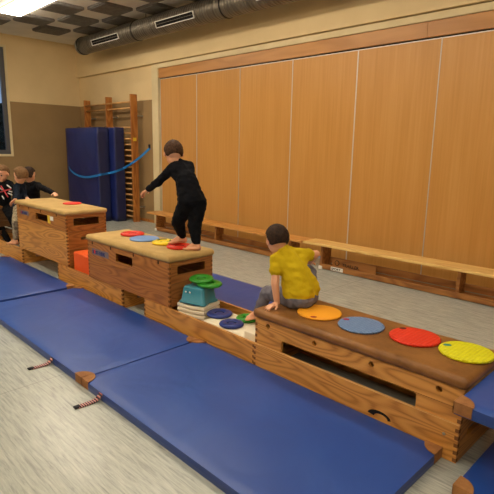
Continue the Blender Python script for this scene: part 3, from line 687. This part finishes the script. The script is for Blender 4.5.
# ------------------------------------------------------------------ people
def capsule(mb, p, q, r1, r2, sub=2):
    b = bmesh.new()
    for c, r in ((p, r1), (q, r2)):
        bmesh.ops.create_icosphere(b, subdivisions=sub, radius=r, matrix=Matrix.Translation(Vector(c)))
    h = bmesh.ops.convex_hull(b, input=list(b.verts)); bmesh.ops.delete(b, geom=[g for g in h['geom_interior'] if isinstance(g, bmesh.types.BMVert)], context='VERTS')
    bmesh.ops.delete(b, geom=[v for v in b.verts if not v.link_faces], context='VERTS')
    mb.bm(b)
def ellip(mb, c, r, rot=None, sub=3):
    b = bmesh.new(); bmesh.ops.create_icosphere(b, subdivisions=sub, radius=1)
    m4 = Matrix.Translation(Vector(c)) @ (rot.to_4x4() if rot else Matrix()) @ Matrix.Diagonal((*r, 1)); mb.bm(b, mtx=m4)
def remesh(name, mb, voxel, m, parent, basep, it=4, cut=None, disp=0):
    me = bpy.data.meshes.new('t'); me.from_pydata([tuple(v) for v in mb.v], [], mb.f); o = bpy.data.objects.new('t', me); C.objects.link(o)
    r = o.modifiers.new('r', 'REMESH'); r.mode = 'VOXEL'; r.voxel_size = voxel; r.adaptivity = 0
    s_ = o.modifiers.new('s', 'SMOOTH'); s_.iterations = it; s_.factor = .5
    dg = bpy.context.evaluated_depsgraph_get(); dg.update(); nm = bpy.data.meshes.new_from_object(o.evaluated_get(dg)); bpy.data.objects.remove(o)
    nm.name = name; nm.materials.clear(); nm.materials.append(M_[m])
    ps = [v.co.copy() for v in nm.vertices]; ns = [v.normal.copy() for v in nm.vertices]; flat = []
    for p, q in zip(ps, ns):
        if disp: p = p + q*disp*noise.noise(Vector((p.x*20, p.y*20, p.z*34)))
        flat += list(p-basep)
    nm.vertices.foreach_set('co', flat); nm.update()
    for p in nm.polygons: p.use_smooth = True
    ob = bpy.data.objects.new(name, nm); C.objects.link(ob)
    if parent: ob.parent = parent
    else: ob.location = basep
    return ob
def frame3(fwd, up=(0,0,1)):
    f = Vector(fwd).normalized(); u = Vector(up); l = u.cross(f).normalized(); u = f.cross(l)
    return Matrix((f, l, u)).transposed()      # columns: forward, left, up
def head_prims(mb, c, R, s=1.0):
    c = Vector(c); P = lambda x, y, z: c + R @ Vector((x, y, z))*s
    ellip(mb, P(-.008,0,.018), (.088*s, .074*s, .086*s), R)
    ellip(mb, P(.022,0,-.035), (.058*s, .055*s, .062*s), R)
    ellip(mb, P(.04,.028,-.03), (.028*s,.026*s,.028*s), R); ellip(mb, P(.04,-.028,-.03), (.028*s,.026*s,.028*s), R)
    capsule(mb, P(.078,0,.0), P(.092,0,-.024), .007*s, .011*s)
    ellip(mb, P(.06,0,-.082), (.02*s,.022*s,.015*s), R)
    for sg in (-1, 1): ellip(mb, P(-.002, sg*.079, -.012), (.017*s,.009*s,.025*s), R)
    ellip(mb, P(.074,0,-.054), (.012*s,.02*s,.008*s), R)
def hair_obj(c, R, s, m, parent, basep, length=.0, spike=.0):
    b = bmesh.new(); bmesh.ops.create_icosphere(b, subdivisions=5, radius=1)
    for v in b.verts:
        d = v.co.normalized()
        hr = Vector((.088+.009, .074+.008, .086+.010))
        tt = min(1, max(0, (.14-d.x)/.26)); tt = tt*tt*(3-2*tt); hl = (.24+.4*max(0, d.x))*(1-tt) - .62*tt
        k = min(1, max(0, (d.z-hl)/.16+.6)); k = k*k*(3-2*k)
        nn = abs(noise.noise(d*9))*.004 + abs(noise.noise(d*26))*.003 + spike*max(0, d.z-.75)*8*max(0, noise.noise(d*14)+.2)
        sc = (.86 + .14*k)
        p = Vector((d.x*hr.x*sc, d.y*hr.y*sc, d.z*hr.z*sc)) + d*(nn+.0)*k
        v.co = Vector(c) + R @ ((p + Vector((-.008,0,.018)))*s) - basep
    mb = MB(); mb.bm(b, 0, True); return mb.build('hair', m, parent)
def face_bits(c, R, s, parent, basep):
    c = Vector(c); P = lambda x, y, z: c + R @ Vector((x, y, z))*s - basep
    for sg in (-1, 1):
        mb = MB(); ellip(mb, P(.071, sg*.03, .0), (.006*s,.011*s,.008*s), R, 2); mb.build('eye', 'eye', parent)
        MB().tube([P(.077, sg*.016, .02), P(.076, sg*.03, .026), P(.066, sg*.045, .02)], .0025*s, 6).build('eyebrow', 'hair_brown', parent)
    MB().tube([P(.082, -.02, -.052), P(.087, 0, -.055), P(.082, .02, -.052)], .0035*s, 6).build('mouth', 'lip', parent)
def hand(mb, wrist, direction, palm_n, s=1.0, curl=.3, spread=.25, side=1):
    """palm + five fingers; direction of the fingers, palm normal, thumb towards side"""
    d = Vector(direction).normalized(); n = Vector(palm_n); n = (n - d*n.dot(d)).normalized(); l = n.cross(d)*side
    w = Vector(wrist)
    for k in (-1.0, -.33, .33, 1.0): capsule(mb, w+d*.008*s+l*.009*k*s, w+d*.05*s+l*.016*k*s, .0105*s, .0095*s, 1)
    for k, ln in ((1.0, .036), (.36, .042), (-.3, .039), (-.95, .030)):
        a = w+d*.05*s+l*.0165*k*s; dr = (d+l*spread*k*.6).normalized(); c1 = a+dr*ln*.5*s + n*curl*ln*.15*s; c2 = c1+(dr+n*curl*1.2).normalized()*ln*.35*s; c3 = c2+(dr+n*curl*2.2).normalized()*ln*.3*s
        capsule(mb, a, c1, .0072*s, .0066*s, 1); capsule(mb, c1, c2, .0066*s, .006*s, 1); capsule(mb, c2, c3, .006*s, .0052*s, 1)
    t0_ = w+d*.014*s+l*.014*s; t1 = t0_+(d*.6+l*.9+n*.2).normalized()*.026*s; t2 = t1+(d+l*.45+n*.3).normalized()*.022*s
    capsule(mb, t0_, t1, .0095*s, .0078*s, 1); capsule(mb, t1, t2, .0078*s, .0062*s, 1)
def foot(mb, ankle, toe, s=1.0, up=(0,0,1)):
    """heel to five toes; toe = tip on the ground"""
    a = Vector(ankle); tp = Vector(toe); d = (tp-Vector((a.x,a.y,tp.z))); ln = d.length; d.normalize(); l = Vector((0,0,1)).cross(d)
    g = tp.z; heel = Vector((a.x,a.y,g))-d*.018*s+Vector((0,0,.024*s))
    capsule(mb, heel, Vector((a.x,a.y,a.z)), .024*s, .026*s); 
    ball = Vector((a.x,a.y,g))+d*ln*.68
    for k in (-1,0,1): capsule(mb, heel+l*.006*k*s, ball+l*.018*k*s+Vector((0,0,.014*s)), .022*s, .014*s)
    capsule(mb, a+d*.01*s, ball+Vector((0,0,.018*s)), .026*s, .016*s)
    for k, r, e in ((-2,.0075,.74),(-1,.008,.86),(0,.0085,.94),(1,.009,1.0),(2.1,.0115,1.0)):
        capsule(mb, ball+l*k*.0098*s+Vector((0,0,.010*s)), Vector((a.x,a.y,g))+d*(ln*e-.006)+l*k*.0105*s+Vector((0,0,r*s)), r*s*1.05, r*s, 1)
def person(lab, J, s, look, hair, parts, vox=.006, ground=None, hands=('l','r'), upv=(0,0,1), spike=0):
    """J: joints in world space"""
    basep = Vector(ground); mb = MB(); R = frame3(look, upv)
    head_prims(mb, J['head'], R, s)
    capsule(mb, J['neck'], Vector(J['head'])+R@Vector((-.02,0,-.03))*s, .036*s, .038*s)
    capsule(mb, J['neck'], J['chest'], .045*s, .07*s); capsule(mb, J['chest'], J['pelvis'], .072*s, .075*s)
    for k in 'lr':
        capsule(mb, J['sh'+k], J['neck'], .036*s, .036*s); capsule(mb, J['sh'+k], J['chest'], .04*s, .06*s)
        capsule(mb, J['sh'+k], J['el'+k], .034*s, .029*s); capsule(mb, J['el'+k], J['wr'+k], .029*s, .021*s)
        capsule(mb, J['pelvis'], J['hip'+k], .068*s, .06*s); capsule(mb, J['hip'+k], J['kn'+k], .06*s, .04*s); capsule(mb, J['kn'+k], J['an'+k], .04*s, .024*s)
        mid = Vector(J['kn'+k]).lerp(Vector(J['an'+k]), .33)
        hd = J.get('hd'+k); hand(mb, J['wr'+k], hd[0], hd[1], s*1.12, hd[2], hd[3], hd[4])
        foot(mb, J['an'+k], J['to'+k], s)
    body = remesh('person', mb, vox, 'skin', None, basep, 3)
    tag(body, lab, 'person')
    hair_obj(J['head'], R, s, hair, body, basep, spike=spike)
    face_bits(J['head'], R, s, body, basep)
    for (nm, prims, m_, dsp) in parts:
        mb = MB()
        for p in prims:
            if len(p) == 4: capsule(mb, *p)
            else: ellip(mb, p[0], p[1], p[2])
        remesh(nm, mb, .007, m_, body, basep, 5, disp=dsp)
    return body, basep, R
V = Vector
def lerp(a, b, t): return V(a).lerp(V(b), t)
def shirt(J, s, sleeve=1.0, fat=.016, hem=None, hoodr=0):
    pr = [(J['neck']-V((0,0,.0)), J['chest'], .048*s, .078*s+fat*.6), (J['chest'], J['pelvis'], .078*s+fat, .08*s+fat)]
    for k in 'lr':
        pr.append((J['sh'+k], J['neck'], .04*s+fat*.4, .040*s)); pr.append((J['sh'+k], J['chest'], .042*s+fat*.4, .07*s+fat*.6))
        pr.append((J['chest'], J['hip'+k], .07*s+fat, .062*s+fat))
        if sleeve <= 1: pr.append((J['sh'+k], lerp(J['sh'+k], J['el'+k], sleeve), .037*s+fat*.3, .036*s+fat*.5))
        else:
            pr.append((J['sh'+k], J['el'+k], .037*s+fat*.3, .031*s+fat*.3)); pr.append((J['el'+k], lerp(J['el'+k], J['wr'+k], sleeve-1), .031*s+fat*.3, .024*s+fat*.2))
    return pr
def trousers(J, s, fat=.012, end=.92):
    pr = []
    for k in 'lr':
        pr += [(J['pelvis'], J['hip'+k], .074*s+fat, .066*s+fat), (J['hip'+k], J['kn'+k], .066*s+fat, .046*s+fat), (J['kn'+k], lerp(J['kn'+k], J['an'+k], end), .046*s+fat, .029*s+fat*.7)]
    return pr

# --- child in black standing on the middle box
s = 1.1
J = dict(pelvis=aty(192.5,199,2.755), chest=aty(186,180,2.745), neck=aty(178,163,2.735),
 shl=aty(171.5,169.5,2.67), shr=aty(189,166.5,2.83), hipl=aty(187,203,2.71), hipr=aty(198,203,2.80),
 ell=aty(157,183,2.60), wrl=aty(148,189.5,2.57), elr=aty(190,184,2.95), wrr=aty(185,194,2.97),
 knl=aty(178,222,2.71), knr=aty(194.5,226,2.76))
J['anl'] = V((-3.655, 2.775, .765)); J['tol'] = at(167.5,244,.705); J['tol'].z = .706
J['anr'] = V((-3.405, 2.745, .735)); J['tor'] = V((-3.51, 2.68, .6765))
J['head'] = aty(173.5,153.5,2.72)
dl = (J['wrl']-J['ell']).normalized(); dr = (J['wrr']-J['elr']).normalized()
J['hdl'] = (dl, V((0,0,-1)), .9, .1, 1); J['hdr'] = (dr, V((0,0,-1)), .5, .2, 1)
look = V((-.80,.30,-.55))
person('barefoot child in black top and trousers standing on the middle box, one arm out', J, s*.97, look, 'hair_brown',
 [('black_shirt', shirt(J, s*.97, 1.93, .02), 'black', .008), ('black_trousers', trousers(J, s*.97, .016, .86), 'black2', .006)], vox=.0045, ground=(-3.55,2.75,.675), upv=(-.15,.1,1), spike=.006)

# --- child in yellow sitting on the brown box
s = 1.1
J = dict(pelvis=aty(302,294,2.66), chest=aty(293.5,270,2.66), neck=aty(284,250.5,2.65), head=aty(277,240,2.62),
 shl=aty(276.5,260,2.575), shr=aty(303,255.5,2.78), hipl=aty(294,299,2.64), hipr=aty(308,296,2.76),
 ell=aty(275,284,2.52), elr=aty(316,254,2.86))
J['pelvis'].z = max(J['pelvis'].z, .56)
J['wrl'] = at(277,303,.512); J['wrr'] = aty(310,262,3.02)
J['knl'] = aty(268,292,2.78); J['anl'] = aty(254,308,2.80); J['tol'] = at(244.5,320,.235)
J['anl'] = at(257,313,.285)
J['knr'] = aty(309,272,2.97); J['anr'] = V((-2.18, 2.86, .535)); J['tor'] = V((-2.31, 2.87, .4785))
J['hdl'] = ((at(265,309,.485)-J['wrl']).normalized(), V((0,0,-1)), .18, .5, -1); J['hdr'] = ((J['wrr']-J['elr']).normalized(), V((0,0,-1)), .4, .2, 1)
yb, ybp, yR = person('child in mustard yellow T-shirt and grey joggers sitting on the brown leather top', J, 1.02, V((-.86,.28,-.42)), 'hair_dark',
 [('yellow_shirt', [q for q in shirt(J, 1.08, .44, .022) if not (q[1] is J['hipl'] or q[1] is J['hipr'] or q[1] is J['pelvis'])]+[(J['chest'], J['hipl'].lerp(J['hipr'],.1)+V((0.0,0,.05)), .1, .098), (J['chest'], J['hipl'].lerp(J['hipr'],.9)+V((0,0,.065)), .1, .100), (J['chest'], J['hipl'].lerp(J['hipr'],.5)+V((.03,-.035,.05)), .1, .104), (J['neck']+V((.01,-.01,-.01)), J['chest'], .058, .1)], 'yellow', .007), ('grey_joggers', trousers(J, 1.03, .012, .88)+[(J['pelvis']+V((0,0,-.03)), J['hipl'].lerp(J['hipr'],.5)+V((0,0,0)), .094, .086)], 'grey', .008)], vox=.0045, ground=(-2.1,2.66,.477), upv=(-.1,.05,1))

# --- three children at the left
def child(lab, J, look, hair, parts, ground, **k): return person(lab, J, 1.15, look, hair, parts, vox=.007, ground=ground, **k)
# A: facing camera, black T-shirt with print
J = dict(pelvis=aty(3,203,2.66), chest=aty(4,190,2.65), neck=aty(3,181,2.64), head=aty(2.5,173.5,2.61), shl=aty(10,184,2.68), shr=aty(-4,184,2.60),
 hipl=aty(6,206,2.70), hipr=aty(0,206,2.62), ell=aty(15,190,2.72), wrl=aty(19,196,2.76), elr=aty(-8,192,2.55), wrr=aty(-8,201,2.52), knl=aty(12,218,2.68), knr=aty(-2,222,2.58))
J['anl'] = V((-7.55,2.72,.06)); J['tol'] = V((-7.50,2.60,0)); J['anr'] = V((-7.98,2.66,.06)); J['tor'] = V((-7.90,2.54,0))
J['hdl'] = ((J['wrl']-J['ell']).normalized(), V((0,0,-1)), .4, .2, 1); J['hdr'] = ((J['wrr']-J['elr']).normalized(), V((0,1,0)), .4, .2, 1)
A_, Ab, _ = child('child at the left edge in a black T-shirt with a red and white print', J, V((.55,-.75,-.3)), 'hair_light',
 [('black_t_shirt', shirt(J, 1.15, .55, .02), 'black', .006), ('black_trousers', trousers(J, 1.15, .012, .92), 'black2', .006)], V((-7.75,2.65,0)))
# print on the chest: short strokes standing just off the shirt
pr = MB(Ab); 
def stroke(mbx, a, b_, mi, r=.009):
    p, q = aty(*a, 2.54), aty(*b_, 2.54)
    mbx.tube([p, q], r, 6, mi)
for a, b_, mi in (((1,186),(8,197),0), ((0.5,192),(11,189),0), ((7,185),(11,188),1), ((8,193),(12,195),1), ((2,196),(4,199),1), ((9,191),(12,192),1), ((0,188),(2,190),1)): stroke(pr, a, b_, mi)
prn = pr
# B: light brown hair, navy sleeve, mottled trousers, foot on the frame
J = dict(pelvis=aty(20,206,2.66), chest=aty(19.5,192,2.68), neck=aty(20.5,183,2.68), head=aty(20.6,175.8,2.66), shl=aty(17,187,2.60), shr=aty(23,187,2.74),
 hipl=aty(19,208,2.6), hipr=aty(23,208,2.72), ell=aty(16.8,194,2.52), elr=aty(23,194,2.78), knl=aty(16.3,222,2.45))
J['hipl'].x = min(J['hipl'].x, -7.02); 
for k_ in ('pelvis','chest','hipr','shr','elr'): J[k_].x = min(J[k_].x, -7.03)
J['wrl'] = V((-7.0,2.43,.87)); J['wrl'] = aty(15.5,199,2.45); J['wrr'] = V((-7.12,2.66,.84)); J['knr'] = V((-7.12,2.72,.34)); J['anr'] = V((-7.1,2.74,.06)); J['tor'] = V((-7.24,2.68,0))
J['anl'] = V((-7.07,2.44,.27)); J['tol'] = at(8.5,243.5,.208); J['tol'].z = .2065
J['hdl'] = (V((-.2,-.6,-.6)), V((.6,.3,-.5)), .5, .2, 1); J['hdr'] = (V((1,0,-.2)), V((0,0,-1)), .3, .2, 1)
child('child with light brown hair looking left, mottled beige trousers, bare foot on the frame', J, V((-.9,-.35,-.15)), 'hair_light',
 [('navy_top', shirt(J, 1.13, 1.93, .016), 'navy', .004), ('mottled_trousers', trousers(J, 1.12, .008, .88), 'beige', .005)], V((-7.1,2.6,0)))
# C: black hoodie, arm stretched along the box
J = dict(pelvis=aty(33,205,3.10), chest=aty(32,191,3.06), neck=aty(30,183,3.04), head=aty(29.2,175,3.02), shl=aty(25,186,3.0), shr=aty(38.5,186,3.10),
 hipl=aty(27,208,3.06), hipr=aty(33,208,3.12), ell=aty(21,194,3.0), wrl=aty(24,198,2.96), elr=aty(46,189.5,3.04), wrr=aty(54.5,193.5,2.97), knl=V((-7.75,3.2,.33)), knr=V((-7.5,3.25,.33)))
J['knl'] = V((J['hipl'].x,J['hipl'].y+.02,.33)); J['knr'] = V((J['hipr'].x,J['hipr'].y+.02,.33))
J['anl'] = V((J['hipl'].x,J['hipl'].y+.05,.06)); J['anr'] = V((J['hipr'].x,J['hipr'].y+.05,.06)); J['tol'] = J['anl']+V((-.03,.15,-.06)); J['tor'] = J['anr']+V((.0,.15,-.06))
J['hdl'] = (V((.6,-.6,-.2)), V((0,0,-1)), .3, .2, 1); J['hdr'] = ((aty(59,197,2.9)-J['wrr']).normalized(), V((0,0,-1)), .4, .3, 1)
pc = child('child in a black hoodie leaning over the tallest box with an outstretched arm', J, V((-.35,.9,-.2)), 'hair_dark',
 [('black_hoodie', shirt(J, 1.15, 1.95, .03)+[(J['neck']+V((.03,-.05,-.03)), J['chest']+V((.03,-.05,.03)), .05, .045)], 'black', .006), ('dark_trousers', trousers(J, 1.15, .012, .92), 'black2', .006)], V((J['pelvis'].x,3.12,0)))
o = prn.build('shirt_print', ['print_red', 'print_white'], A_)

# ------------------------------------------------------------------ world and view
w = bpy.data.worlds.new('dusk'); bpy.context.scene.world = w; w.use_nodes = True
bg = w.node_tree.nodes['Background']; bg.inputs['Color'].default_value = (.42,.58,.85,1); bg.inputs['Strength'].default_value = .4
vs_ = bpy.context.scene.view_settings; vs_.view_transform = 'Standard'; vs_.look = 'None'; vs_.gamma = 1; vs_.use_curve_mapping = False
vs_.exposure = 0.70
